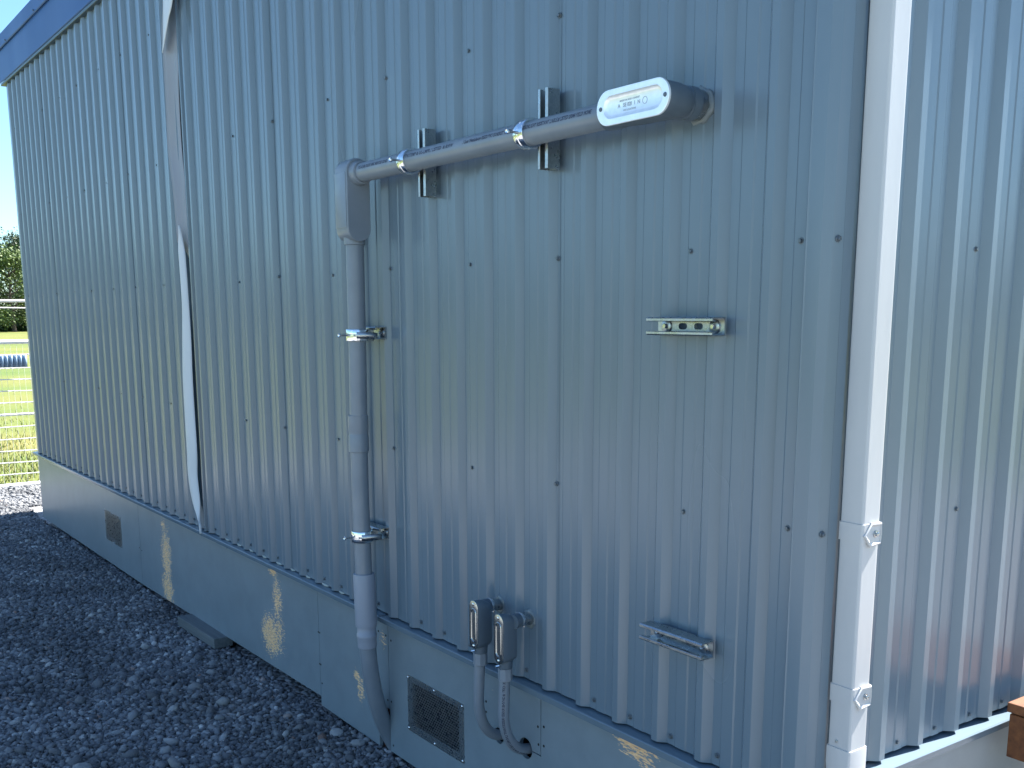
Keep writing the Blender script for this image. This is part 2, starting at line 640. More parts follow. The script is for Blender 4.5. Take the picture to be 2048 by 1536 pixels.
# ------------------------------------------------------------------ building
bld = empty('metal_building', (XL, 0, 0), label='grey ribbed metal clad building with blue roof edge standing on gravel', category='building')
bld.matrix_parent_inverse
PX = -XL      # helper so that children can be given in world coordinates


def part(mb, name, material, parent=None, **kw):
    """a child of the building given in world coordinates"""
    o = mb.build(name, material, parent=bld if parent is None else parent, **kw)
    if parent is None:
        o.location = (PX, 0, 0)
    return o


ZB, ZT = 0.5715, 3.36
PITCH = 0.1525
RIB0 = -1.699                 # left edge of a rib top
RT, RS, RH = 0.023, 0.018, 0.0175


def rib_profile(x0, x1):
    """wall sheet seen from above between x0 and x1: main ribs with a flat stiffener between them"""
    pts = [(x0, 0.0)]
    k0 = int(math.ceil((x0 + 0.012 - RIB0) / PITCH))
    x = RIB0 + k0 * PITCH
    prev = x0
    while x + RT + RS <= x1 + 1e-6:
        mid = (x - PITCH + RT + RS + x - RS) / 2
        if mid - 0.022 > prev:
            pts += [(mid - 0.021, 0), (mid - 0.0165, -0.0022), (mid + 0.0165, -0.0022), (mid + 0.021, 0)]
        pts += [(x - RS, 0), (x - RS + 0.002, -0.003), (x - 0.0015, -RH + 0.002), (x + 0.0015, -RH), (x + RT - 0.0015, -RH), (x + RT + 0.0015, -RH + 0.002), (x + RT + RS - 0.002, -0.003), (x + RT + RS, 0)]
        prev = x + RT + RS
        x += PITCH
    mid = prev + (PITCH - RT - 2 * RS) / 2
    if mid + 0.022 < x1:
        pts += [(mid - 0.021, 0), (mid - 0.0165, -0.0022), (mid + 0.0165, -0.0022), (mid + 0.021, 0)]
    pts.append((x1, 0.0))
    return pts


# a screw with its washer, shared by all
def screw_mesh():
    b = MB()
    b.loft([[(p[0], y, p[1]) for p in circle(0, 0, r, 14)] for y, r in ((0.001, 0.0072), (-0.0012, 0.0075), (-0.0022, 0.0066))])
    b.loft([[(p[0], y, p[1]) for p in circle(0, 0, r, 6)] for y, r in ((-0.002, 0.0048), (-0.0062, 0.0048), (-0.007, 0.0040))])
    return b


proto_screw = screw_mesh().build('screw', M_screw)
screw_data = proto_screw.data
bpy.data.objects.remove(proto_screw, do_unlink=True)


def screw(parent, loc, rotz=0.0, material=None):
    o = bpy.data.objects.new('screw', screw_data)
    COL.objects.link(o)
    o.parent = parent
    o.location = loc
    o.rotation_euler = (0, random.uniform(0, 1), rotz)
    return o


# sheets: laps sit in the pan to the right of every sixth rib
lap = RIB0 + RT + RS + 0.008
seams = [XR - 0.04]
x = lap - PITCH * 1
seams = [XR - 0.03, RIB0 + RT + RS + 0.006 - PITCH * 4, RIB0 + RT + RS + 0.006 - PITCH * 10, RIB0 + RT + RS + 0.006 - PITCH * 16, -5.09]
x = -5.20
left_seams = [-5.145]
while x - PITCH * 6 > XL:
    x -= PITCH * 6
    left_seams.append(RIB0 + RT + RS + 0.006 + PITCH * round((x - RIB0) / PITCH))
left_seams.append(XL)
cols_right = [-4.52, -4.095, -3.605, -3.178, -2.688, -2.267, -1.771]
cols_left = [-5.56, -6.06, -6.48, -6.98, -7.40, -7.90, -8.31, -8.80]
rows = [3.0, 2.390, 1.785, 1.178]
npan = 0
for segs, cols in ((seams, cols_right), (left_seams, cols_left)):
    for a, b in zip(segs[:-1], segs[1:]):
        prof = rib_profile(b, a + 0.004)
        off = 0.0012 if npan % 2 else 0.0
        prof = [(px_, py_ - off) for px_, py_ in prof]
        p = part(MB().sheet(prof, 'z', ZB, ZT, 14), 'wall_panel', M_wall, smooth=18)
        for cx in cols:
            if b < cx <= a:
                for rz in rows:
                    if cx == -1.771 and rz > 2:
                        continue
                    screw(p, (cx + random.uniform(-.003, .003), -off - 0.0005, rz + random.uniform(-.006, .006)))
        k = math.ceil((b + 0.03 - RIB0) / PITCH)
        while True:
            lx = RIB0 + k * PITCH + 0.057
            if lx > a:
                break
            screw(p, (lx + random.uniform(-.004, .004), -off - 0.0005, 0.596 + random.uniform(-.003, .003)))
            k += 1
        npan += 1

# closure sealant squeezed out under the pans
for k in range(-21, -11):
    lx = RIB0 + k * PITCH + 0.042
    n_ = random.uniform(0.03, 0.055)
    m = MB().tube([(lx, -0.003, 0.572), (lx + n_ * 0.5, -0.005, 0.5715), (lx + n_, -0.003, 0.571)], [0.003, random.uniform(0.004, 0.0055), 0.0025], 8)
    part(m, 'sealant_dab', M_seal2)

# the other three sides
yr0 = 0.255 - PITCH * 2
prof = [(XR, -0.01)]
y = yr0 + PITCH * 1
while y < BACK - 0.1:
    prof += [(XR, y - 0.075), (XR + 0.0022, y - 0.071), (XR + 0.0022, y - 0.042), (XR, y - 0.038)] if y > 0.2 else []
    prof += [(XR, y - RS), (XR + RH - 0.002, y - 0.0015), (XR + RH, y + 0.0015), (XR + RH, y + RT - 0.0015), (XR + RH - 0.002, y + RT + 0.0015), (XR, y + RT + RS)]
    y += PITCH
prof.append((XR, BACK))
psx = part(MB().sheet(prof, 'z', 0.612, ZT, 10), 'wall_panel', M_wall, smooth=18)
for k in range(2, 8):
    screw(psx, (XR + 0.0005, yr0 + PITCH * k + 0.09 - PITCH * 0 , 0.632), rad(90))
for (sy, sz) in ((0.521, 1.783), (0.521, 1.18), (0.521, 2.39), (0.94, 1.783)):
    screw(psx, (XR + 0.0005, sy, sz), rad(90))
prof = [(XL, 0.0)]
y = 0.1
while y < BACK - 0.1:
    prof += [(XL, y - RS), (XL - RH, y), (XL - RH, y + RT), (XL, y + RT + RS)]
    y += PITCH
prof.append((XL, BACK))
part(MB().sheet(prof, 'z', ZB, ZT), 'wall_panel', M_wall, smooth=18)
part(MB().box(XL, XR, BACK, BACK + 0.02, 0.05, ZT), 'wall_panel', M_wall, smooth=0)
# floor and roof deck keep the inside dark
part(MB().box(XL + 0.02, XR - 0.02, 0.10, BACK - 0.02, 0.30, 0.50), 'floor_deck', M_void, smooth=0)
part(MB().box(XL - 0.06, XR + 0.14, -0.022, BACK + 0.08, 3.40, 3.64), 'roof', M_fascia, smooth=0)

# blue roof edge: two overlapping bands and a drip
m = MB().sheet([(-0.028, 3.352), (-0.034, 3.345), (-0.037, 3.35), (-0.037, 3.572), (-0.030, 3.572)], 'x', XL - 0.03, XR + 0.16)
part(m, 'fascia_board', M_fascia, smooth=20)
m = MB().sheet([(-0.030, 3.560), (-0.048, 3.558), (-0.052, 3.563), (-0.050, 3.652), (-0.044, 3.658), (0.2, 3.668)], 'x', XL - 0.07, XR + 0.18)
part(m, 'roof_edge_trim', M_fascia, smooth=20)
m = MB().box(XL - 0.02, XR + 0.14, -0.034, 0.03, 3.326, 3.344)
part(m, 'drip_edge', M_soffit, smooth=0, bevel=0.003)
m = MB().box(XL - 0.10, XL - 0.045, 0.0, BACK, 3.36, 3.55)
part(m, 'rake_trim', M_fascia, smooth=0, bevel=0.004)
for sx in (-8.62, -7.7, -6.8):
    screw(bld, (sx + PX, -0.052, 3.575))

# base flashing: ledge, small drop lip
for (a, b) in ((XL - 0.02, -5.13), (-5.125, -3.262), (-3.258, XR + 0.015)):
    dz = random.uniform(-0.0015, 0.0015)
    m = MB().sheet([(0.03, 0.568 + dz), (-0.034, 0.5655 + dz), (-0.0365, 0.563 + dz), (-0.0345, 0.546 + dz), (-0.030, 0.544 + dz), (-0.005, 0.551 + dz)], 'x', a, b, 12)
    part(m, 'base_flashing', M_trim, smooth=20)
m = MB().sheet([(XR - 0.03, 0.604), (XR + 0.038, 0.600), (XR + 0.041, 0.597), (XR + 0.039, 0.580), (XR + 0.034, 0.577), (XR + 0.006, 0.583)], 'y', -0.03, BACK, 20)
part(m, 'base_flashing', M_trim, smooth=20)

# corner trim with its chamfered nose
prof = [(-1.4375, -0.003), (-1.4345, -0.019), (-1.4315, -0.0212), (-1.428, -0.0200), (-1.3985, -0.0200), (-1.3945, -0.0192), (-1.3785, -0.0048), (-1.3765, -0.001), (-1.3705, 0.020), (-1.3715, 0.022), (-1.3655, 0.0425), (-1.369, 0.046), (-1.389, 0.046)]
ct = part(MB().sheet(prof, 'z', 0.556, 3.345, 16), 'corner_trim', M_trim, smooth=14)
for sz in (2.39, 1.786, 1.184, 0.62):
    screw(ct, (-1.459, -0.0010, sz))
    screw(ct, (-1.3745, 0.006 + random.uniform(-.001, .001), sz), rad(90))
# skirt boards
def board(name, x0, x1, zb0, zb1, cutters=(), **kw):
    prof = [(x0, zb0), (x1, zb1), (x1, 0.552), (x0, 0.552)]
    o = part(MB().prism(prof, 'y', 0.0, 0.014), name, M_skirt, smooth=0, **kw)
    if cutters:
        cm = MB()
        for c in cutters:
            if c[0] == 'r':
                cm.box(c[1], c[2], -0.05, 0.05, c[3], c[4])
            else:
                cm.prism(circle(c[1], c[2], c[3], 18), 'y', -0.05, 0.05)
        co = cm.build('cutter', M_skirt, smooth=0)
        co.location = (0, 0, 0)
        co.parent = bld
        co.location = (PX, 0, 0)
        md = o.modifiers.new('cut', 'BOOLEAN')
        md.object = co
        md.operation = 'DIFFERENCE'
        md.solver = 'EXACT'
        md.use_self = True
        dg = bpy.context.evaluated_depsgraph_get()
        dg.update()
        me = bpy.data.meshes.new_from_object(o.evaluated_get(dg))
        o.modifiers.clear()
        o.data = me
        bpy.data.objects.remove(co, do_unlink=True)
    return o


VENT1 = (-3.121, -2.757, 0.173, 0.377)
VENT2 = (-7.070, -6.705, 0.189, 0.387)


def vent_hole(v_):
    return ('r', v_[0] + 0.032, v_[1] - 0.030, v_[2] + 0.026, v_[3] - 0.022)


board('skirt_board', XL, -6.316, 0.034, 0.036, [vent_hole(VENT2)])
board('skirt_board', -6.312, -3.852, 0.036, 0.076)
board('skirt_board', -3.849, -3.262, 0.036, 0.030, [('r', -3.345, -3.2, -0.1, 0.203)])
board('skirt_board', -3.259, XR + 0.016, 0.040, 0.038, [vent_hole(VENT1), ('r', -2.3400, -2.3366, 0.347, 0.60), ('r', -2.412, -2.3366, 0.3455, 0.3490),
      ('r', -2.6400, -2.6370, 0.347, 0.60), ('c', -2.556, 0.338, 0.026), ('c', -2.414, 0.346, 0.033)], label='skirt board with mesh vent, conduit holes and flaked paint')
part(MB().box(XR - 0.004, XR + 0.010, 0.016, BACK, 0.04, 0.586), 'skirt_board', M_skirt, smooth=0)
part(MB().box(XL, XL + 0.014, 0.016, BACK, 0.04, 0.552), 'skirt_board', M_skirt, smooth=0)
# near-black sheet standing in for the shade behind the openings, and the timber seen in the gap by the pipe
part(MB().box(XL + 0.05, XR - 0.05, 0.095, 0.10, 0.0, 0.55), 'painted_dark_backing', M_void, smooth=0)
part(MB().box(-3.352, -3.318, 0.022, 0.060, -0.02, 0.30), 'skid_timber', M_redwood, smooth=0)

hole_data = None
holes = [(-3.854, .352), (-3.841, .352), (-3.841, .215), (-3.852, .215), (-3.836, .135), (-3.333, .486), (-3.276, .483), (-3.239, .473), (-3.203, .537), (-3.273, .235),
         (-3.246, .237), (-3.239, .068), (-2.693, .535), (-2.631, .538), (-2.625, .430), (-2.625, .395), (-2.259, .53), (-2.352, .435), (-2.323, .444), (-2.349, .38), (-2.323, .384),
         (-1.765, .5), (-4.859, .525), (-4.04, .53), (-5.388, .535), (-6.29, .25), (-6.335, .26)]
for hx, hz in holes:
    if hole_data is None:
        o = MB().loft([[(p[0], y, p[1]) for p in circle(0, 0, r, 10)] for y, r in ((0.0, 0.0042), (-0.0006, 0.0042), (0.0004, 0.002))], True, True).build('nail_hole', M_hole, parent=bld)
        hole_data = o.data
    else:
        o = bpy.data.objects.new('nail_hole', hole_data)
        COL.objects.link(o)
        o.parent = bld
    o.location = (hx + PX, -0.0003, hz)


# vents: expanded-metal sheet screwed over an opening
def vent(V):
    x0, x1, z0, z1 = V
    v0 = empty('foundation_vent', (x0 + PX, 0, z0))
    v0.parent = bld
    W_, H_ = x1 - x0, z1 - z0
    m = MB()
    dz, dx, t_ = 0.0092, 0.0132, 0.0030
    nr = int(H_ / dz)
    for i in range(nr + 1):
        z = i * H_ / nr
        m.box(0, W_, -0.0030, -0.0012, z - t_ / 2, z + t_ / 2)
        if i == nr:
            break
        k = 0 if i % 2 else dx / 2
        while k < W_:
            m.box(k, k + t_ * 1.3, -0.0026, -0.0010, z + t_ / 2, z + H_ / nr - t_ / 2)
            k += dx
    m.build('expanded_mesh', M_galv, parent=v0, smooth=0)
    for fx, fz in ((0.006, H_ - 0.006), (W_ / 2, H_ - 0.005), (W_ - 0.006, H_ - 0.006), (0.006, 0.008), (W_ / 2, 0.006), (W_ - 0.006, 0.006)):
        s = MB().loft([[(fx + p[0], y, fz + p[1]) for p in circle(0, 0, r, 10)] for y, r in ((-0.001, 0.0048), (-0.0045, 0.0042), (-0.006, 0.002))])
        s.build('rivet', M_chrome, parent=v0)
    return v0


vent(VENT1)
vent(VENT2)

# loose flashing strip: grey front, white back curling out of the lap
fl = empty('loose_flashing', (-5.13, -0.02, 0.56), label='bent white and grey metal flashing strip peeling from a panel seam, top to bottom', category='flashing')
Lp = [(-5.23, -0.045, 2.96), (-5.235, -0.045, 2.868), (-5.235, -0.045, 2.641), (-5.244, -0.045, 2.416), (-5.208, -0.045, 2.219), (-5.188, -0.045, 1.984)]
Rp = [(-5.10, -0.012, 2.97), (-5.118, -0.012, 2.847), (-5.14, -0.012, 2.63), (-5.14, -0.012, 2.406), (-5.118, -0.012, 2.212), (-5.123, -0.012, 1.90)]


def smooth_path(pts, n):
    """Catmull-Rom through the points"""
    P = [Vector(p) for p in pts]
    P = [P[0] * 2 - P[1]] + P + [P[-1] * 2 - P[-2]]
    out = []
    seg = len(P) - 3
    for i in range(n + 1):
        u = seg * i / n
        k = min(int(u), seg - 1)
        s = u - k
        a, b, c, d = P[k:k + 4]
        out.append(0.5 * ((2 * b) + (c - a) * s + (2 * a - 5 * b + 4 * c - d) * s * s + (3 * b - a - 3 * c + d) * s ** 3))
    return out


def ribbon(L, R, n, bow, mname, material):
    A, B = smooth_path(L, n), smooth_path(R, n)
    rows_ = []
    for a, b in zip(A, B):
        rr = []
        for k in range(7):
            s = k / 6
            p = a.lerp(b, s) + Vector((0, -bow * math.sin(math.pi * s), 0)) - Vector((-5.13, -0.02, 0.56))
            rr.append(p)
        rows_.append(rr)
    vs = [p for r_ in rows_ for p in r_]
    fs = [(i * 7 + k, i * 7 + k + 1, (i + 1) * 7 + k + 1, (i + 1) * 7 + k) for i in range(n) for k in range(6)]
    o = MB().add(vs, fs).build(mname, material, parent=fl, smooth=60)
    md = o.modifiers.new('thickness', 'SOLIDIFY')
    md.thickness = 0.0012
    return o


ribbon([(-5.15, -0.045, 3.36), (-5.17, -0.045, 3.2)] + [(-5.19, -0.045, 3.072)] + Lp, [(-5.06, -0.012, 3.36), (-5.07, -0.012, 3.2), (-5.08, -0.012, 3.06)] + Rp, 40, -0.012, 'flashing_front', M_flash)
ribbon([(-5.14, -0.05, 3.36), (-5.16, -0.05, 3.2), (-5.175, -0.05, 3.072), (-5.196, -0.05, 2.96), (-5.215, -0.05, 2.855)], [(-4.95, -0.062, 3.36), (-4.97, -0.062, 3.2), (-5.01, -0.062, 3.035), (-5.085, -0.062, 2.96), (-5.207, -0.055, 2.845)], 26, 0.004, 'flashing_back', M_film)
ribbon([(-5.150, -0.045, 2.06), (-5.172, -0.047, 1.95), (-5.170, -0.047, 1.866), (-5.166, -0.047, 1.688), (-5.194, -0.047, 1.507), (-5.22, -0.047, 1.30), (-5.223, -0.047, 0.97), (-5.226, -0.047, 0.842), (-5.188, -0.047, 0.719), (-5.12, -0.047, 0.64), (-5.095, -0.047, 0.606), (-5.092, -0.047, 0.566)],
       [(-5.148, -0.040, 2.06), (-5.132, -0.030, 1.95), (-5.122, -0.030, 1.865), (-5.115, -0.030, 1.688), (-5.113, -0.030, 1.508), (-5.124, -0.030, 1.303), (-5.120, -0.030, 0.976), (-5.134, -0.030, 0.848), (-5.118, -0.030, 0.723), (-5.110, -0.038, 0.633), (-5.088, -0.042, 0.60), (-5.086, -0.042, 0.562)], 60, 0.006, 'flashing_back', M_film)
# raised seam edge just right of the strip
part(MB().sheet([(-5.125, -0.004), (-5.118, -0.016), (-5.108, -0.019), (-5.094, -0.019), (-5.088, -0.002)], 'z', ZB, ZT - 0.02, 10), 'seam_cover', M_wall, smooth=18)

# ------------------------------------------------------------------ downspout
ds = empty('downspout', (-1.333, 0.07, 0.6), label='white square downspout fixed at the building corner with two straps', category='downspout')
O = Vector((-1.333, 0.07, 0.6))


def rrect(x0, x1, y0, y1, r, n=4):
    pts = []
    for cx, cy, a0 in ((x1 - r, y1 - r, 0), (x0 + r, y1 - r, 90), (x0 + r, y0 + r, 180), (x1 - r, y0 + r, 270)):
        for i in range(n + 1):
            a = rad(a0 + 90 * i / n)
            pts.append((cx + r * math.cos(a), cy + r * math.sin(a)))
    return pts


DX0, DX1, DY0, DY1 = -1.361, -1.304, 0.045, 0.103


def dsring(grow, z, dx=0, r=0.0055):
    return [(p[0] - O.x + dx, p[1] - O.y, z - O.z) for p in rrect(DX0 - grow, DX1 + grow, DY0 - grow, DY1 + grow, r)]


m = MB().loft([dsring(0, z) for z in np.linspace(0.68, 3.35, 12)])
m.build('pipe', M_white, parent=ds, smooth=10)
rings = [dsring(0.0022, 0.712), dsring(0.0028, 0.706), dsring(0.0028, 0.672)]
for k in range(1, 6):          # kick-out towards the right
    a = rad(13 * k)
    rings.append([(p[0] - O.x + 0.0 + (1 - math.cos(a)) * 0.09 + (p[0] + 1.333) * (math.cos(a) - 1), p[1] - O.y, 0.672 - O.z - math.sin(a) * 0.09 - (p[0] + 1.333) * math.sin(a) * -1.0 - 0.004 * k) for p in rrect(DX0 - 0.0028, DX1 + 0.0028, DY0 - 0.0028, DY1 + 0.0028, 0.009)])
rings.append([(p[0] + 0.16, p[1], p[2] - 0.07) for p in rings[-1]])
m = MB().loft(rings)
m.build('elbow', M_white, parent=ds, smooth=16)
for zc in (1.191, 0.834):
    band = MB().loft([dsring(g, z) for g, z in ((0.0006, zc - 0.0195), (0.0022, zc - 0.0192), (0.0022, zc + 0.0192), (0.0006, zc + 0.0195))]).build('strap', M_white, parent=ds, smooth=10)
    xf = DX1 + 0.0022 - O.x
    yc = DY0 + 0.012 - O.y
    z0 = zc - 0.004 - O.z
    prof = [(yc - 0.012, z0), (yc + 0.010, z0 + 0.026), (yc + 0.044, z0 + 0.024), (yc + 0.046, z0), (yc + 0.044, z0 - 0.022), (yc + 0.010, z0 - 0.026)]
    inner = [(yc - 0.004, z0), (yc + 0.013, z0 + 0.017), (yc + 0.042, z0 + 0.016), (yc + 0.043, z0), (yc + 0.042, z0 - 0.015), (yc + 0.013, z0 - 0.017)]
    tb = MB().loft([[(xf - 0.001, p[0], p[1]) for p in prof], [(xf + 0.0035, p[0], p[1]) for p in prof], [(xf + 0.005, p[0] * 0.6 + q[0] * 0.4, p[1] * 0.6 + q[1] * 0.4) for p, q in zip(prof, inner)], [(xf + 0.002, q[0], q[1]) for q in inner]])
    tb.build('strap_clip', M_white, parent=band, smooth=25)
    hd = MB().loft([[(xx, yc + 0.026 + p[0], z0 + 0.001 + p[1]) for p in circle(0, 0, r, 14)] for xx, r in ((xf + 0.002, 0.0075), (xf + 0.004, 0.0072), (xf + 0.0045, 0.0045), (xf + 0.009, 0.0043), (xf + 0.0098, 0.003))])
    hd.build('screw', M_galv, parent=band)
hd = MB().loft([[(-1.337 - O.x + p[0], y - O.y, 0.7265 - O.z + p[1]) for p in circle(0, 0, r, 10)] for y, r in ((0.045, 0.0035), (0.043, 0.0033), (0.0424, 0.002))])
hd.build('rivet', M_galv, parent=ds)

# ------------------------------------------------------------------ big conduit run
cr = empty('electrical_conduit', (-3.245, -0.098, 0.0), label='large grey plastic conduit running up the wall then right into a metal-covered elbow', category='conduit')
CO = Vector((-3.245, -0.098, 0.0))


def cpart(mb, name, material, parent=cr, **kw):
    o = mb.build(name, material, parent=parent, **kw)
    if parent is cr:
        o.location = -CO
    return o


HZ, HY, PR = 2.093, -0.098, 0.0302
cpart(MB().tube([(x, HY, HZ) for x in np.linspace(-3.20, -1.90, 14)], PR, 40), 'pipe', M_pvc, smooth=50)
cpart(MB().tube([(-3.243, HY, 1.88), (-3.248, HY, 1.45), (-3.256, HY, 1.2)], PR, 40), 'pipe', M_pvc, smooth=50)
cpart(MB().tube([(-3.256, HY, 1.25), (-3.256, HY, 1.0), (-3.247, HY, 0.70)], PR, 40), 'pipe', M_pvc, smooth=50)
# double socket with a groove between
zz = [(1.299, .0305), (1.297, .0352), (1.247, .0352), (1.240, .0338), (1.232, .0332), (1.229, .0342), (1.226, .0350), (1.172, .0350), (1.170, .0306)]
cpart(MB().tube([(-3.2565, HY, z) for z, r in zz], [r for z, r in zz], 40, False), 'coupling', M_pvc, smooth=50)
# expansion fitting
zz = [(0.738, .0305), (0.737, .0375), (0.730, .0388), (0.555, .0388), (0.547, .0378), (0.546, .0335)]
cpart(MB().tube([(-3.247 + 0.008 * (0.738 - z) / 0.19, HY, z) for z, r in zz], [r for z, r in zz], 40, False), 'expansion_fitting', M_pvc2, smooth=50)
zz = [(0.548, .0335), (0.521, .0335), (0.519, .0358), (0.511, .0362), (0.503, .0355), (0.500, .0345), (0.470, .0345), (0.468, .0302)]
cpart(MB().tube([(-3.239, HY + 0.002 * (0.548 - z) / 0.08, z) for z, r in zz], [r for z, r in zz], 40, False), 'bell_end', M_pvc2, smooth=50)
bend = smooth_path([(-3.239, -0.097, 0.50), (-3.239, -0.090, 0.40), (-3.251, -0.068, 0.29), (-3.272, -0.034, 0.19), (-3.296, 0.004, 0.11), (-3.300, 0.040, 0.04), (-3.302, 0.075, -0.03)], 40)
cpart(MB().tube(bend, PR, 40), 'bend', M_pvc, smooth=50)

# corner conduit body (plastic, rounded top and bottom)
cb = empty('conduit_body', (0, 0, 0))
cb.parent = cr
cb.location = -CO


def stad_yz(x, cy, cz, ly, lz):
    return [(x, p[0], p[1]) for p in stadium(cy, cz, ly, lz, 12)]


def stad_xz_(y, lx, lz):
    return [(x_, y, z_) for x_, z_ in rrect(-3.244 - lx / 2, -3.244 + lx / 2, 2.008 - lz / 2, 2.008 + lz / 2, 0.006, 3)]


m = MB().loft([stad_yz(-3.2890, -0.102, 2.008, 0.072, 0.252), stad_yz(-3.2870, -0.102, 2.008, 0.080, 0.260), stad_yz(-3.2780, -0.102, 2.008, 0.084, 0.264), stad_yz(-3.206, -0.102, 2.008, 0.086, 0.266),
               stad_yz(-3.201, -0.102, 2.008, 0.084, 0.264), stad_yz(-3.199, -0.102, 2.008, 0.080, 0.260)])
m.build('housing', M_pvc, parent=cb, smooth=32)
m = MB().tube([(-3.205, HY, HZ), (-3.186, HY, HZ), (-3.170, HY, HZ), (-3.1685, HY, HZ)], [.041, .0375, .0365, .031], 36, False)
m.build('hub', M_pvc, parent=cb, smooth=40)
m = MB().tube([(-3.244, HY, 1.91), (-3.244, HY, 1.868), (-3.244, HY, 1.866)], [.037, .0352, .031], 36, False)
m.build('hub', M_pvc, parent=cb, smooth=40)
m = MB().loft([stad_xz_(-0.1440, 0.078, 0.178), stad_xz_(-0.1462, 0.078, 0.178), stad_xz_(-0.1468, 0.075, 0.175)])
m.build('cover', M_pvc, parent=cb, smooth=30)

# metal-covered elbow at the right end
lb = empty('elbow_body', (0, 0, 0))
lb.parent = cr
lb.location = -CO
LX, LZ = -1.819, 2.095


def stad_xz(y, cx, cz, lx, lz):
    return [(p[0], y, p[1]) for p in stadium(cx, cz, lx, lz, 14)]


m = MB().loft([stad_xz(-0.1452, LX, LZ, 0.232, 0.073), stad_xz(-0.141, LX, LZ, 0.234, 0.0745), stad_xz(-0.128, LX, LZ, 0.230, 0.072), stad_xz(-0.098, LX + 0.002, LZ, 0.222, 0.071), stad_xz(-0.080, LX + 0.012, LZ, 0.192, 0.068), stad_xz(-0.066, LX + 0.030, LZ, 0.150, 0.064), stad_xz(-0.056, LX + 0.046, LZ, 0.104, 0.060), stad_xz(-0.050, LX + 0.062, LZ, 0.073, 0.0725)])
m.build('housing', M_cast, parent=lb, smooth=40)
m = MB().tube([(-1.756, -0.052, LZ), (-1.756, -0.030, LZ), (-1.756, -0.027, LZ)], [.0365, .0365, .032], 32)
m.build('hub', M_cast, parent=lb, smooth=40)
m = MB().tube([(-1.757, -0.035, LZ), (-1.757, 0.02, LZ)], .0318, 32)
m.build('connector', M_galv, parent=lb, smooth=40)
m = MB().tube([(-1.738, -0.016, 2.100), (-1.727, -0.019, 2.102)], [.0055, .0045], 10)
m.build('set_screw', M_chrome, parent=lb)
m = MB().tube([(-1.955, HY, LZ - 0.002), (-1.925, HY, LZ - 0.002), (-1.905, HY, LZ)], [.0345, .0355, .036], 36)
m.build('hub', M_cast, parent=lb, smooth=40)
# cover: flat rim, sunken panel
cv = MB().loft([stad_xz(-0.1456, LX, LZ, 0.236, 0.0765), stad_xz(-0.1505, LX, LZ, 0.236, 0.0765), stad_xz(-0.1510, LX, LZ, 0.234, 0.0745), stad_xz(-0.1510, LX + 0.002, LZ, 0.192, 0.050), stad_xz(-0.1500, LX + 0.002, LZ, 0.190, 0.048), stad_xz(-0.1476, LX + 0.002, LZ, 0.178, 0.036), stad_xz(-0.1470, LX + 0.002, LZ, 0.174, 0.033)]).build('cover', M_alu, parent=lb, smooth=25)
for sx in (-1.9225, -1.7135):
    m = MB().loft([[(sx + p[0], y, LZ + p[1]) for p in circle(0, 0, r, 12)] for y, r in ((-0.1505, 0.0050), (-0.1518, 0.0050), (-0.1535, 0.0036), (-0.1540, 0.001))])
    m.build('screw', M_cast, parent=cv, smooth=30)
M_emboss = mat('embossed_grey', (0.40, 0.44, 0.47), 0.5)


def flat_cover(x0, z0, ca=1.0, sa=0.0):
    return lambda u, v_: Vector((x0 + u * ca - v_ * sa, -0.14745, z0 + u * sa + v_ * ca))


text_on('stamped_lettering', 'A   SE 02I  1  N', 0.0115, flat_cover(-1.868, 2.0905), M_emboss, cv)
text_on('stamped_lettering', 'MADE FOR RIGID CONDUIT', 0.0052, flat_cover(-1.862, 2.1025), M_emboss, cv)
text_on('stamped_lettering', 'WET LOCATIONS', 0.0052, flat_cover(-1.850, 2.0815), M_emboss, cv)
ring = MB().loft([[(-1.780 + p[0], y, 2.0945 + p[1]) for p in circle(0, 0, r, 24)] for y, r in ((-0.1471, 0.0078), (-0.1476, 0.0078), (-0.1476, 0.0066), (-0.1471, 0.0066))], False, False)
ring.build('stamped_mark', M_emboss, parent=cv, smooth=0)


def sealant(name, cx, cz, r, rr, seed, parent):
    q = random.Random(seed)
    n = 28
    rings = []
    ph = [q.uniform(0, 6.28) for _ in range(3)]
    for i in range(n):
        a = 2 * math.pi * i / n
        R_ = r * (1 + 0.06 * math.sin(3 * a + ph[0]) + 0.05 * math.sin(7 * a + ph[1]))
        t_ = rr * (1 + 0.3 * math.sin(2 * a + ph[2]) + 0.15 * math.sin(9 * a))
        rings.append([Vector((cx + (R_ + t_ * math.cos(b)) * math.cos(a), -t_ * 0.75 * math.sin(b) - 0.001, cz + (R_ + t_ * math.cos(b)) * math.sin(a))) for b in [2 * math.pi * k / 8 for k in range(8)]])
    rings.append(rings[0])
    return MB().loft(rings, False, False).build(name, M_seal, parent=parent, smooth=60)


sealant('sealant_bead', -1.757, LZ, 0.035, 0.008, 3, lb)


# printed lettering along the top front of the pipe
def on_pipe(x0, ang, r):
    return lambda u, v_: Vector((x0 + u, HY - r * math.cos(ang + v_ / r), HZ + r * math.sin(ang + v_ / r)))


a0 = rad(11)
for x0, body in ((-3.150, 'PLC-U (M) RIGIDE NMC MORTISE COND'), (-2.855, 'FT4/TEMP & UL-LMFR / LISTED  & RHW'), (-2.535, '/ Conn Westlake-ing RIGID PVC CONDUIT RIGIDE 2 ROS /'), (-2.270, 'FT-4 SUNLIGHT RESISTANT LIABLE # LISTED 2RM4 FIELD HOME')):
    o = text_on('printed_lettering', body, 0.0145, on_pipe(x0, a0, PR + 0.0004), M_ink, cr)
    o.location = -CO
    xs_ = [v_.co.x for v_ in o.data.vertices]
    want = {-3.150: 0.19, -2.855: 0.27, -2.535: 0.27, -2.270: 0.285}[x0]
    k = want / (max(xs_) - min(xs_))
    for v_ in o.data.vertices:
        v_.co.x = x0 + (v_.co.x - x0) * k


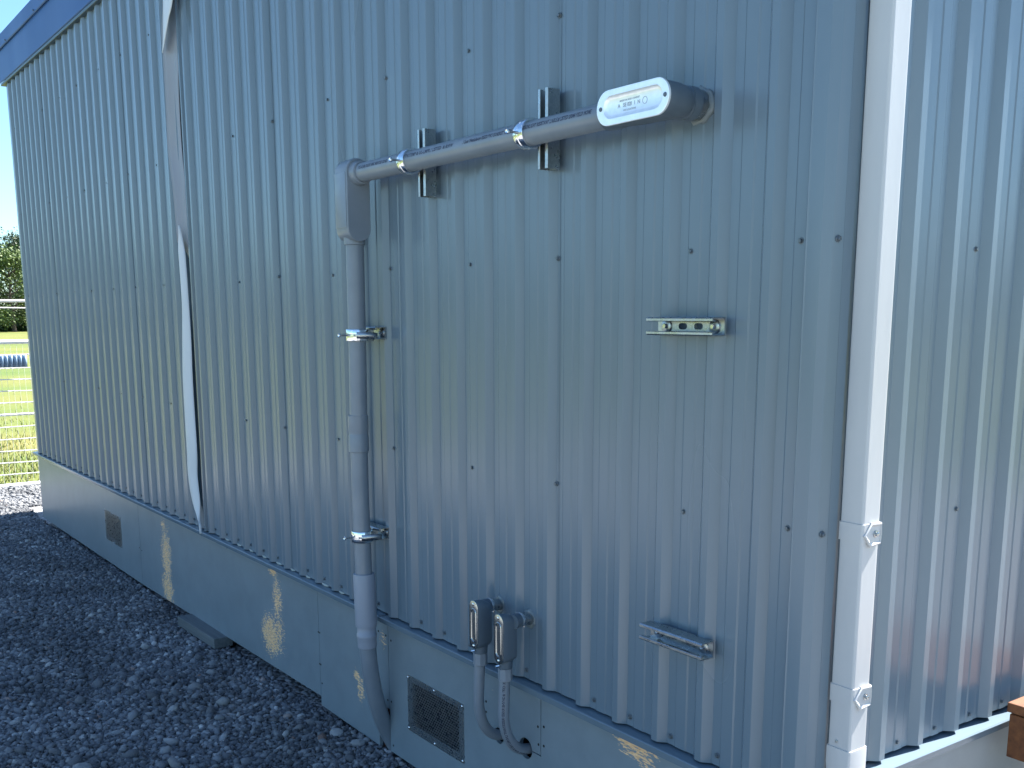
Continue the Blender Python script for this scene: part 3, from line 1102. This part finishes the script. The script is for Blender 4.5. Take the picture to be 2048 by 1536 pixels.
# ------------------------------------------------------------------ strut channels
def strut_mesh(L, slots):
    """C channel along x, back on y = 0, open towards -y"""
    m = MB()
    w2, d, th, lip = 0.0206, 0.0413, 0.0026, 0.0095
    prof = [(-d + lip, w2 - lip), (-d + 0.002, w2 - lip), (-d, w2 - lip + 0.0015), (-d, w2 - 0.003), (-d + 0.003, w2), (0, w2), (0, w2 - th), (-d + 0.0045, w2 - th), (-d + 0.003, w2 - th - 0.001), (-d + 0.003, w2 - lip + th), (-d + lip, w2 - lip + th)]
    m.prism(prof, 'x', 0, L)
    m.prism([(a, -b) for a, b in prof], 'x', 0, L)
    # back plate with oblong slots
    xs_ = [0.0]
    sl, sh = 0.028, 0.0143
    for c in slots:
        a, b = c - sl / 2 - 0.006, c + sl / 2 + 0.006
        m.box(xs_[-1], a, -th, 0, -w2 + th, w2 - th)
        xs_.append(b)
        n = 7
        inner = stadium(c, 0, sl, sh, n)
        outer = []
        for i, p in enumerate(inner):
            vx, vz = p[0] - c, p[1]
            kx = (b - a) / 2 / abs(vx) if abs(vx) > 1e-6 else 1e9
            kz = (w2 - th) / abs(vz) if abs(vz) > 1e-6 else 1e9
            k_ = min(kx, kz)
            outer.append((c + vx * k_, vz * k_))
        # snap nearest to the cell corners
        for cx_, cz_ in ((a, -w2 + th), (a, w2 - th), (b, -w2 + th), (b, w2 - th)):
            j = min(range(len(outer)), key=lambda q_: (outer[q_][0] - cx_) ** 2 + (outer[q_][1] - cz_) ** 2)
            outer[j] = (cx_, cz_)
        rings = [[(p[0], 0, p[1]) for p in outer], [(p[0], 0, p[1]) for p in inner], [(p[0], -th, p[1]) for p in inner], [(p[0], -th, p[1]) for p in outer]]
        m.loft(rings, False, False)
    m.box(xs_[-1], L, -th, 0, -w2 + th, w2 - th)
    return m


def washer(x, parent):
    g = MB().loft([[(x + p[0], y, p[1]) for p in circle(0, 0, r, 22)] for y, r in ((-0.0026, 0.0155), (-0.0058, 0.0155), (-0.0062, 0.0148))])
    o = g.build('washer', M_galv, parent=parent, smooth=30)
    h = MB().loft([[(x + p[0], y, p[1]) for p in circle(0, 0, r, 6)] for y, r in ((-0.006, 0.0062), (-0.0115, 0.0062), (-0.0130, 0.0050))])
    h.build('bolt', M_chrome, parent=o, smooth=20)
    return o


def strut(loc, L, slots, washers, label, rot=(0, 0, 0), group=None):
    e = empty('strut_channel', loc, label=label, category='strut', group=group)
    e.rotation_euler = rot
    strut_mesh(L, slots).build('channel', M_galv, parent=e, smooth=30)
    for wx in washers:
        washer(wx, e)
    return e


G1 = 'short strut channels bolted to the wall'
strut((-1.8565, -RH, 1.611), 0.212, (0.082, 0.132), (0.030, 0.183), 'upper of the two empty horizontal zinc strut channels on the right of the wall', group=G1)
strut((-1.8585, -RH, 0.864), 0.212, (0.082, 0.132), (0.030, 0.183), 'lower of the two empty horizontal zinc strut channels, above the flaked skirt patch', group=G1)
strut((-3.365, -RH, 1.577), 0.172, (0.03, 0.08), (0.150,), 'upper zinc strut behind the vertical pipe, halfway up the wall', group=G1)
strut((-3.370, -RH, 0.880), 0.167, (0.03, 0.08), (0.143,), 'lower zinc strut behind the vertical pipe, near the skirt', group=G1)
strut((-2.8715, -RH, 1.994), 0.196, (0.05, 0.15), (), 'left vertical zinc strut behind the horizontal pipe', rot=(0, rad(-90), 0), group=G1)
strut((-2.263, -RH, 2.010), 0.197, (0.05, 0.15), (), 'right vertical zinc strut behind the horizontal pipe', rot=(0, rad(-90), 0), group=G1)


# ------------------------------------------------------------------ pipe clamps
def clamp(loc, axis, label):
    """split strap round a 60 mm pipe; local z is out of the wall (-y), local x along the pipe"""
    e = empty('pipe_clamp', loc, label=label, category='clamp', group='zinc clamps holding the large pipe')
    r0, r1, hw = PR + 0.0006, PR + 0.0072, 0.0195
    rings = []
    n = 48
    for i in range(n + 1):
        a = 2 * math.pi * i / n
        c, s = math.cos(a), math.sin(a)
        prof = ((r0, -hw), (r1 - 0.0006, -hw), (r1, -hw + 0.001), (r1, -0.0035), (r1 - 0.0022, -0.0022), (r1 - 0.0022, 0.0022), (r1, 0.0035), (r1, hw - 0.001), (r1 - 0.0006, hw), (r0, hw))
        rings.append([(q, r_ * s, r_ * c) for r_, q in prof])
    st = MB().loft(rings, False, False).build('strap', M_chrome, parent=e, smooth=40)
    b = MB().tube([(0, 0, r0 + 0.004), (0, 0, r0 + 0.036)], 0.0032, 12)
    bo = b.build('bolt', M_galv, parent=e, smooth=40)
    h = MB().loft([[(p[0], p[1], z) for p in circle(0, 0, r, 12)] for z, r in ((r0 + 0.033, 0.0066), (r0 + 0.038, 0.0066), (r0 + 0.0395, 0.0050), (r0 + 0.038, 0.002))])
    h.build('bolt_head', M_chrome, parent=bo, smooth=30)
    foot = MB().box(-hw, hw, -0.009, 0.009, -r1 - 0.022, -r0)
    foot.build('foot', M_galv, parent=e, smooth=0, bevel=0.001)
    # local z -> -y world
    if axis == 'x':
        R_ = Matrix(((1, 0, 0), (0, 0, -1), (0, 1, 0)))
    else:
        R_ = Matrix(((0, 1, 0), (0, 0, -1), (-1, 0, 0)))
    e.matrix_world = Matrix.Translation(Vector(loc)) @ R_.to_4x4()
    return e


clamp((-2.870, HY, HZ), 'x', 'left bright clamp on the horizontal pipe with a screw sticking out')
clamp((-2.268, HY, HZ), 'x', 'right bright clamp on the horizontal pipe with a screw sticking out')
for zc, lab in ((1.570, 'upper bright clamp on the vertical pipe, bolted to its strut'), (0.872, 'lower bright clamp on the vertical pipe, bolted to its strut')):
    c = clamp((-3.2465 if zc > 1 else -3.252, HY, zc), 'z', lab)
    # plate running back to the strut on the right
    xr = 0.0
    pl = MB().add([(-0.011, 0.024, 0.026), (-0.011, 0.040, 0.012), (-0.010, 0.046, -0.036), (-0.0075, 0.050, -0.052), (0.011, 0.024, 0.026), (0.011, 0.040, 0.012), (0.012, 0.046, -0.036), (0.010, 0.050, -0.052)],
                  [(0, 1, 5, 4), (1, 2, 6, 5), (2, 3, 7, 6)])
    o = pl.build('side_plate', M_galv, parent=c, smooth=40)
    md = o.modifiers.new('thickness', 'SOLIDIFY')
    md.thickness = 0.0025


# ------------------------------------------------------------------ two small conduits with elbow bodies
def small_conduit(px_, pz, hx, hz, path, label, text=None):
    e = empty('small_conduit', (px_, -0.09, pz - 0.4), label=label, category='conduit', group='two small conduits by the vent')
    off = Vector((px_, -0.09, pz - 0.4))
    def bp(mb, name, material, parent=e, **kw):
        o = mb.build(name, material, parent=parent, **kw)
        if parent is e:
            o.location = -off
        return o
    body = bpy.data.objects.new('elbow_body', None)
    COL.objects.link(body)
    body.parent = e
    body.location = -off
    lx, lz = 0.046, 0.148
    m = MB().loft([stad_xz(-0.1185, px_, pz, lx - 0.002, lz - 0.002), stad_xz(-0.115, px_, pz, lx, lz), stad_xz(-0.098, px_, pz, lx, lz), stad_xz(-0.078, px_ - 0.001, pz - 0.002, lx - 0.002, lz - 0.008), stad_xz(-0.0675, px_ - 0.001, pz - 0.003, lx - 0.006, lz - 0.018), stad_xz(-0.066, px_ - 0.001, pz - 0.003, lx - 0.012, lz - 0.03)])
    m.build('housing', M_cast, parent=body, smooth=35)
    zt = hz + 0.012
    m = MB().tube([(hx + 0.018, -0.080, zt), (hx + 0.012, -0.055, zt)], [.0225, .0215], 26)
    m.build('hub', M_cast, parent=body, smooth=40)
    m = MB().tube([(hx + 0.0122, -0.0555, zt), (hx + 0.0118, -0.053, zt), (hx + 0.0105, -0.047, zt), (hx + 0.010, -0.0445, zt)], [.0205, .0225, .0225, .019], 26)
    m.build('locknut', M_chrome, parent=body, smooth=40)
    m = MB().tube([(hx + 0.010, -0.048, zt - 0.001), (hx + 0.001, -0.005, hz + 0.004), (hx, 0.01, hz + 0.003)], .0170, 24)
    m.build('connector', M_galv, parent=body, smooth=40)
    m = MB().tube([(hx + 0.006, -0.030, zt - 0.016), (hx + 0.006, -0.031, zt - 0.026)], [.004, .003], 8)
    m.build('set_screw', M_chrome, parent=body)
    sealant('sealant_bead', hx, hz + 0.004, 0.020, 0.008, int(pz * 1000), body)
    m = MB().tube([(px_ - 0.006, -0.090, pz - lz / 2 + 0.012), (px_ - 0.008, -0.090, pz - lz / 2 - 0.018)], [.0215, .0195], 26)
    m.build('hub', M_cast, parent=body, smooth=40)
    cvr = MB().loft([stad_xz(-0.1187, px_, pz, lx, lz), stad_xz(-0.1200, px_, pz, lx, lz), stad_xz(-0.1206, px_, pz, lx - 0.003, lz - 0.003), stad_xz(-0.1206, px_, pz - 0.002, 0.030, 0.108), stad_xz(-0.1226, px_, pz - 0.002, 0.026, 0.104), stad_xz(-0.1226, px_, pz - 0.002, 0.021, 0.098), stad_xz(-0.1202, px_, pz - 0.002, 0.017, 0.094)]).build('cover', M_plate, parent=body, smooth=35)
    for sz in (pz + 0.064, pz - 0.064):
        MB().loft([[(px_ + p[0], y, sz + p[1]) for p in circle(0, 0, r, 10)] for y, r in ((-0.1204, 0.0046), (-0.1225, 0.0042), (-0.1236, 0.002))]).build('screw', M_chrome, parent=cvr)
    MB().tube([(px_ - 0.010, -0.112, pz - 0.083), (px_ - 0.013, -0.122, pz - 0.084)], [.0045, .0036], 8).build('set_screw', M_chrome, parent=body)
    zc = pz - lz / 2 - 0.020
    q = path[0]
    hexr = [[(q[0] + p[0], q[1] + p[1], z) for p in circle(0, 0, r, 8, rad(10))] for z, r in ((zc, 0.0215), (zc - 0.036, 0.0215), (zc - 0.038, 0.0195))]
    bp(MB().loft(hexr), 'adapter', M_pvc, smooth=20)
    pts = smooth_path(path, 60)
    bp(MB().tube(pts, 0.0167, 28), 'pipe', M_pvc, smooth=50)
    if text:
        fr = path_frames(pts)
        ln = [0.0]
        for a, b in zip(pts[:-1], pts[1:]):
            ln.append(ln[-1] + (b - a).length)
        start = 0.045
        def mapper(u, v_):
            s = min(max(u + start, 0), ln[-1] - 1e-4)
            k = max(i for i in range(len(ln)) if ln[i] <= s)
            k = min(k, len(pts) - 2)
            w_ = (s - ln[k]) / (ln[k + 1] - ln[k])
            p = pts[k].lerp(pts[k + 1], w_)
            tn = fr[k][0].lerp(fr[k + 1][0], w_).normalized()
            side = Vector((1, 0, 0))
            n_ = tn.cross(side).normalized()
            if n_.y > 0 or (abs(n_.y) < 0.2 and n_.z > 0 and False):
                n_ = -n_
            a = rad(62) - v_ / 0.0167
            return p + (n_ * math.cos(a) + side * math.sin(a)) * 0.0171
        o = text_on('printed_lettering', text, 0.0105, mapper, M_ink, e)
        o.location = -off
    return e


small_conduit(-2.512, 0.731, -2.544, 0.764, [(-2.522, -0.090, 0.64), (-2.530, -0.090, 0.54), (-2.534, -0.088, 0.46), (-2.540, -0.066, 0.395), (-2.549, -0.025, 0.352), (-2.558, 0.03, 0.335), (-2.56, 0.07, 0.332)], 'left of the two small grey conduits with metal elbow bodies above the mesh vent')
small_conduit(-2.383, 0.719, -2.388, 0.755, [(-2.392, -0.090, 0.63), (-2.399, -0.090, 0.53), (-2.402, -0.088, 0.455), (-2.405, -0.066, 0.392), (-2.411, -0.025, 0.352), (-2.416, 0.03, 0.338), (-2.417, 0.07, 0.335)], 'right of the two small grey conduits, with dark printed lettering down its pipe',
              text='K CSTI  # 2HVNE RIGID RESISTANT LNVRU ND F-4 U  LTD NTOU / CB K 2HVN')

# ------------------------------------------------------------------ things on the ground and beside the wall
bd = empty('timber_block', (-5.18, -0.02, 0.0), label='short weathered grey timber block lying against the skirt foot', category='timber')
m = MB().box(-0.265, 0.255, -0.052, 0.045, 0.006, 0.058)
m.build('block', M_grey_timber, parent=bd, smooth=0, bevel=0.003)
bd.rotation_euler = (0, rad(-0.3), rad(1.0))

lg = empty('timber_landing', (-1.20, 0.95, 0.0), label='brown timber landing edge beside the right wall, its top in sun', category='landing')
LO = Vector((-1.20, 0.95, 0.0))
for (x0, x1, y0, y1, z0, z1, nm) in ((-1.325, -1.20, 0.725, 0.765, 0.545, 0.665, 'beam'), (-1.322, -0.35, 0.767, 0.805, 0.548, 0.662, 'beam'), (-1.328, -0.34, 0.715, 0.850, 0.667, 0.697, 'deck_board'), (-1.328, -0.34, 0.856, 0.990, 0.667, 0.697, 'deck_board'), (-1.328, -0.34, 0.996, 1.130, 0.667, 0.697, 'deck_board'),
                                     (-1.199, -0.35, 0.725, 0.765, 0.545, 0.665, 'beam'), (-1.31, -1.22, 1.0, 1.09, 0.0, 0.664, 'post'), (-0.45, -0.36, 1.0, 1.09, 0.0, 0.664, 'post'), (-1.31, -0.36, 1.092, 1.128, 0.55, 0.664, 'beam')):
    MB().box(x0 - LO.x + 0.003, x1 - LO.x, y0 - LO.y, y1 - LO.y, z0 - (0.024 if nm != 'post' else 0), z1 - 0.028).build(nm, M_deck, parent=lg, smooth=0, bevel=0.003)

wo = empty('wood_offcut', (-9.75, 0.42, 0.0), label='small brown wood offcut lying on sunlit gravel behind the far corner', category='wood')
MB().add([(-0.10, -0.05, 0.0), (0.11, -0.06, 0.0), (0.12, 0.10, 0.0), (-0.06, 0.09, 0.0), (-0.05, -0.03, 0.05), (0.10, -0.04, 0.08), (0.11, 0.08, 0.085), (-0.02, 0.07, 0.05)],
         [(3, 2, 1, 0), (4, 5, 6, 7), (0, 1, 5, 4), (1, 2, 6, 5), (2, 3, 7, 6), (3, 0, 4, 7)]).build('chunk', M_redwood, parent=wo, smooth=0, bevel=0.006)

loose_stone((-3.79, -0.97, 0.030), 0.036, 2, 'broad pale flat stone lying alone in the gravel at lower left')
loose_stone((-3.56, -0.075, 0.028), 0.026, 5, 'rounded stone under the skirt edge left of the large pipe')
loose_stone((-3.425, -0.055, 0.026), 0.026, 8, 'pale rounded stone at the foot of the large pipe')

# ------------------------------------------------------------------ fence
FX = -10.87
fe = empty('wire_fence', (FX, 0, 0), label='white pipe rail and wire mesh fence at the field edge', category='fence')
Y0, Y1 = -4.0, 5.0
for z, r in ((1.768, 0.013), (1.389, 0.021), (0.709, 0.013), (0.030, 0.026)):
    MB().tube([(0, y, z + 0.004 * math.sin(y * 2)) for y in np.linspace(Y0, Y1, 20)], r, 14).build('rail', M_fence, parent=fe)
for z in (1.708, 1.273, 1.152, 1.044, 0.931, 0.818, 0.596, 0.482, 0.367, 0.252, 0.137):
    MB().tube([(0.01, y, z + 0.005 * math.sin(y * 3 + z * 9)) for y in np.linspace(Y0, Y1, 40)], 0.0055, 8).build('wire', M_fence, parent=fe)
m = MB()
y = Y0
k = 0
while y < Y1:
    m.tube([(0.016, y, 0.03), (0.016, y + 0.004, 0.7), (0.016, y, 1.39)], 0.0010, 5, False)
    y += 0.052
m.build('vertical_wires', M_fence, parent=fe, kind='stuff')
for y in (-3.9, -1.9, 1.9, 3.9):
    MB().tube([(-0.03, y, -0.05), (-0.03, y, 1.80)], 0.03, 16).build('post', M_fence, parent=fe)
# small corrugated sheet tied between two wires
cs = empty('corrugated_panel', (FX + 0.03, 0.0, 1.155), label='small blue grey corrugated sheet hung between two fence wires', category='panel')
prof = []
y = -0.62
while y < 0.33:
    prof += [(0.0, y), (0.0, y + 0.022), (0.012, y + 0.026), (0.012, y + 0.036), (0.0, y + 0.040)]
    y += 0.040
prof.append((0.0, 0.345))
o = MB().sheet([(a, b) for a, b in prof], 'z', 0.0, 0.112).build('sheet', M_blueclad, parent=cs, smooth=20)
md = o.modifiers.new('thickness', 'SOLIDIFY')
md.thickness = 0.001

# grass at the fence foot
n = 9000
gxs = -10.95 - rng.gamma(1.6, 1.6, n)
gys = rng.uniform(-1.5, 3.2, n)
V, F = [], []
for i in range(n):
    h = rng.uniform(0.03, 0.085)
    a = rng.uniform(0, 6.28)
    dx, dy = math.cos(a) * 0.006, math.sin(a) * 0.006
    lx, ly = rng.normal(0, 0.025, 2)
    b = len(V)
    V += [(gxs[i] - dx, gys[i] - dy, -0.03), (gxs[i] + dx, gys[i] + dy, -0.03), (gxs[i] + lx, gys[i] + ly, -0.03 + h)]
    F.append((b, b + 1, b + 2))
MB().add(V, F).build('grass', M_blade, smooth=0, kind='stuff', label='sunlit green and straw coloured grass beyond the fence', category='grass')


# ------------------------------------------------------------------ trees beyond the field
def tree(loc, H, R, material, label, seed, nleaf=15000, base=0.10, leaf=0.30):
    q = np.random.default_rng(seed)
    e = empty('tree', loc, label=label, category='tree', group='trees beyond the field')
    pts = [(0.15 * math.sin(z), 0.1 * math.cos(z * 1.3), z) for z in np.linspace(0, H * 0.8, 8)]
    tr = MB().tube(pts, [0.24 * (1 - 0.85 * i / 7) for i in range(8)], 10)
    for k in range(9):
        z = H * q.uniform(0.2, 0.7)
        a = q.uniform(0, 6.28)
        l = R * q.uniform(0.5, 0.85)
        tr.tube([(0, 0, z), (l * 0.5 * math.cos(a), l * 0.5 * math.sin(a), z + l * 0.3), (l * math.cos(a), l * math.sin(a), z + l * 0.75)], [0.09, 0.05, 0.02], 6)
    tr.build('trunk', M_bark, parent=e)
    nc = 46
    cl = []
    for k in range(nc):
        u = q.uniform(base, 0.97)
        rr = R * math.sin(math.pi * min(1, (u * 0.86 + 0.16))) ** 0.7 * math.sqrt(q.uniform(0.15, 1))
        a = q.uniform(0, 6.28)
        cl.append((rr * math.cos(a), rr * math.sin(a), u * H, R * q.uniform(0.18, 0.36)))
    V, F = [], []
    per = nleaf // nc
    for (cx, cy, cz, cr_) in cl:
        P = q.normal(0, 0.55, (per, 3)) * cr_
        for p in P:
            s = leaf * q.uniform(0.5, 1.1)
            nrm = q.normal(0, 1, 3)
            nrm /= np.linalg.norm(nrm)
            t1 = np.cross(nrm, [0.3, 0.5, 0.8])
            t1 /= np.linalg.norm(t1)
            t2 = np.cross(nrm, t1)
            c = np.array([cx, cy, cz]) + p
            b = len(V)
            V += [tuple(c - t1 * s * 0.5), tuple(c + t2 * s * 0.28), tuple(c + t1 * s * 0.5), tuple(c - t2 * s * 0.28)]
            F.append((b, b + 1, b + 2, b + 3))
    me = bpy.data.meshes.new('crown')
    me.from_pydata(V, [], F)
    me.materials.append(material)
    o = bpy.data.objects.new('crown', me)
    COL.objects.link(o)
    o.parent = e
    return e


def far(px_deg, d):
    """ground spot at a heading (degrees left of the wall line) and distance"""
    a = rad(180 - px_deg)
    return (d * math.cos(a), -1.78 + d * math.sin(a), -0.03)


tree(far(10.6, 118), 8.2, 3.4, M_leafA, 'light green leafy tree nearest the building edge beyond the field', 3)
tree(far(11.2, 140), 11.0, 3.6, M_leafB, 'tall dark tree behind the light green one at the building edge', 5)
tree(far(8.4, 126), 8.6, 3.6, M_leafA, 'paler tree at the left edge of the picture beyond the field', 9)
# far wood carrying on round the field, read as one mass
V, F = [], []
q = np.random.default_rng(21)
for i in range(14000):
    ang = q.uniform(-60, 172)
    if 7.0 < ang < 13.5:
        continue
    d = q.uniform(125, 150)
    a = rad(180 - ang)
    hmax = 8.5 + 3.0 * math.sin(ang * 0.35) + 1.5 * math.sin(ang * 1.3 + 1)
    z = hmax * q.beta(1.2, 1.3)
    c = np.array([d * math.cos(a), -1.78 + d * math.sin(a), z])
    s = q.uniform(0.7, 1.9)
    nrm = q.normal(0, 1, 3)
    nrm /= np.linalg.norm(nrm)
    t1 = np.cross(nrm, [0.3, 0.5, 0.8])
    t1 /= np.linalg.norm(t1)
    t2 = np.cross(nrm, t1)
    b = len(V)
    V += [tuple(c - t1 * s), tuple(c + t2 * s * 0.6), tuple(c + t1 * s), tuple(c - t2 * s * 0.6)]
    F.append((b, b + 1, b + 2, b + 3))
MB().add(V, F).build('far_wood', M_leafB, smooth=0, kind='stuff', label='dark belt of woodland round the far side of the field', category='woodland')
# undergrowth under the nearest trees
V, F = [], []
for i in range(16000):
    ang = q.uniform(6.5, 14)
    d = q.uniform(121, 146)
    a = rad(180 - ang)
    z = 2.6 * q.beta(1.1, 1.8)
    c = np.array([d * math.cos(a), -1.78 + d * math.sin(a), z])
    s = q.uniform(0.2, 0.5)
    nrm = q.normal(0, 1, 3)
    nrm /= np.linalg.norm(nrm)
    t1 = np.cross(nrm, [0.3, 0.5, 0.8])
    t1 /= np.linalg.norm(t1)
    t2 = np.cross(nrm, t1)
    b = len(V)
    V += [tuple(c - t1 * s), tuple(c + t2 * s * 0.6), tuple(c + t1 * s), tuple(c - t2 * s * 0.6)]
    F.append((b, b + 1, b + 2, b + 3))
MB().add(V, F).build('undergrowth', M_leafB, smooth=0, kind='stuff', label='dark undergrowth below the trees at the far field edge', category='undergrowth')
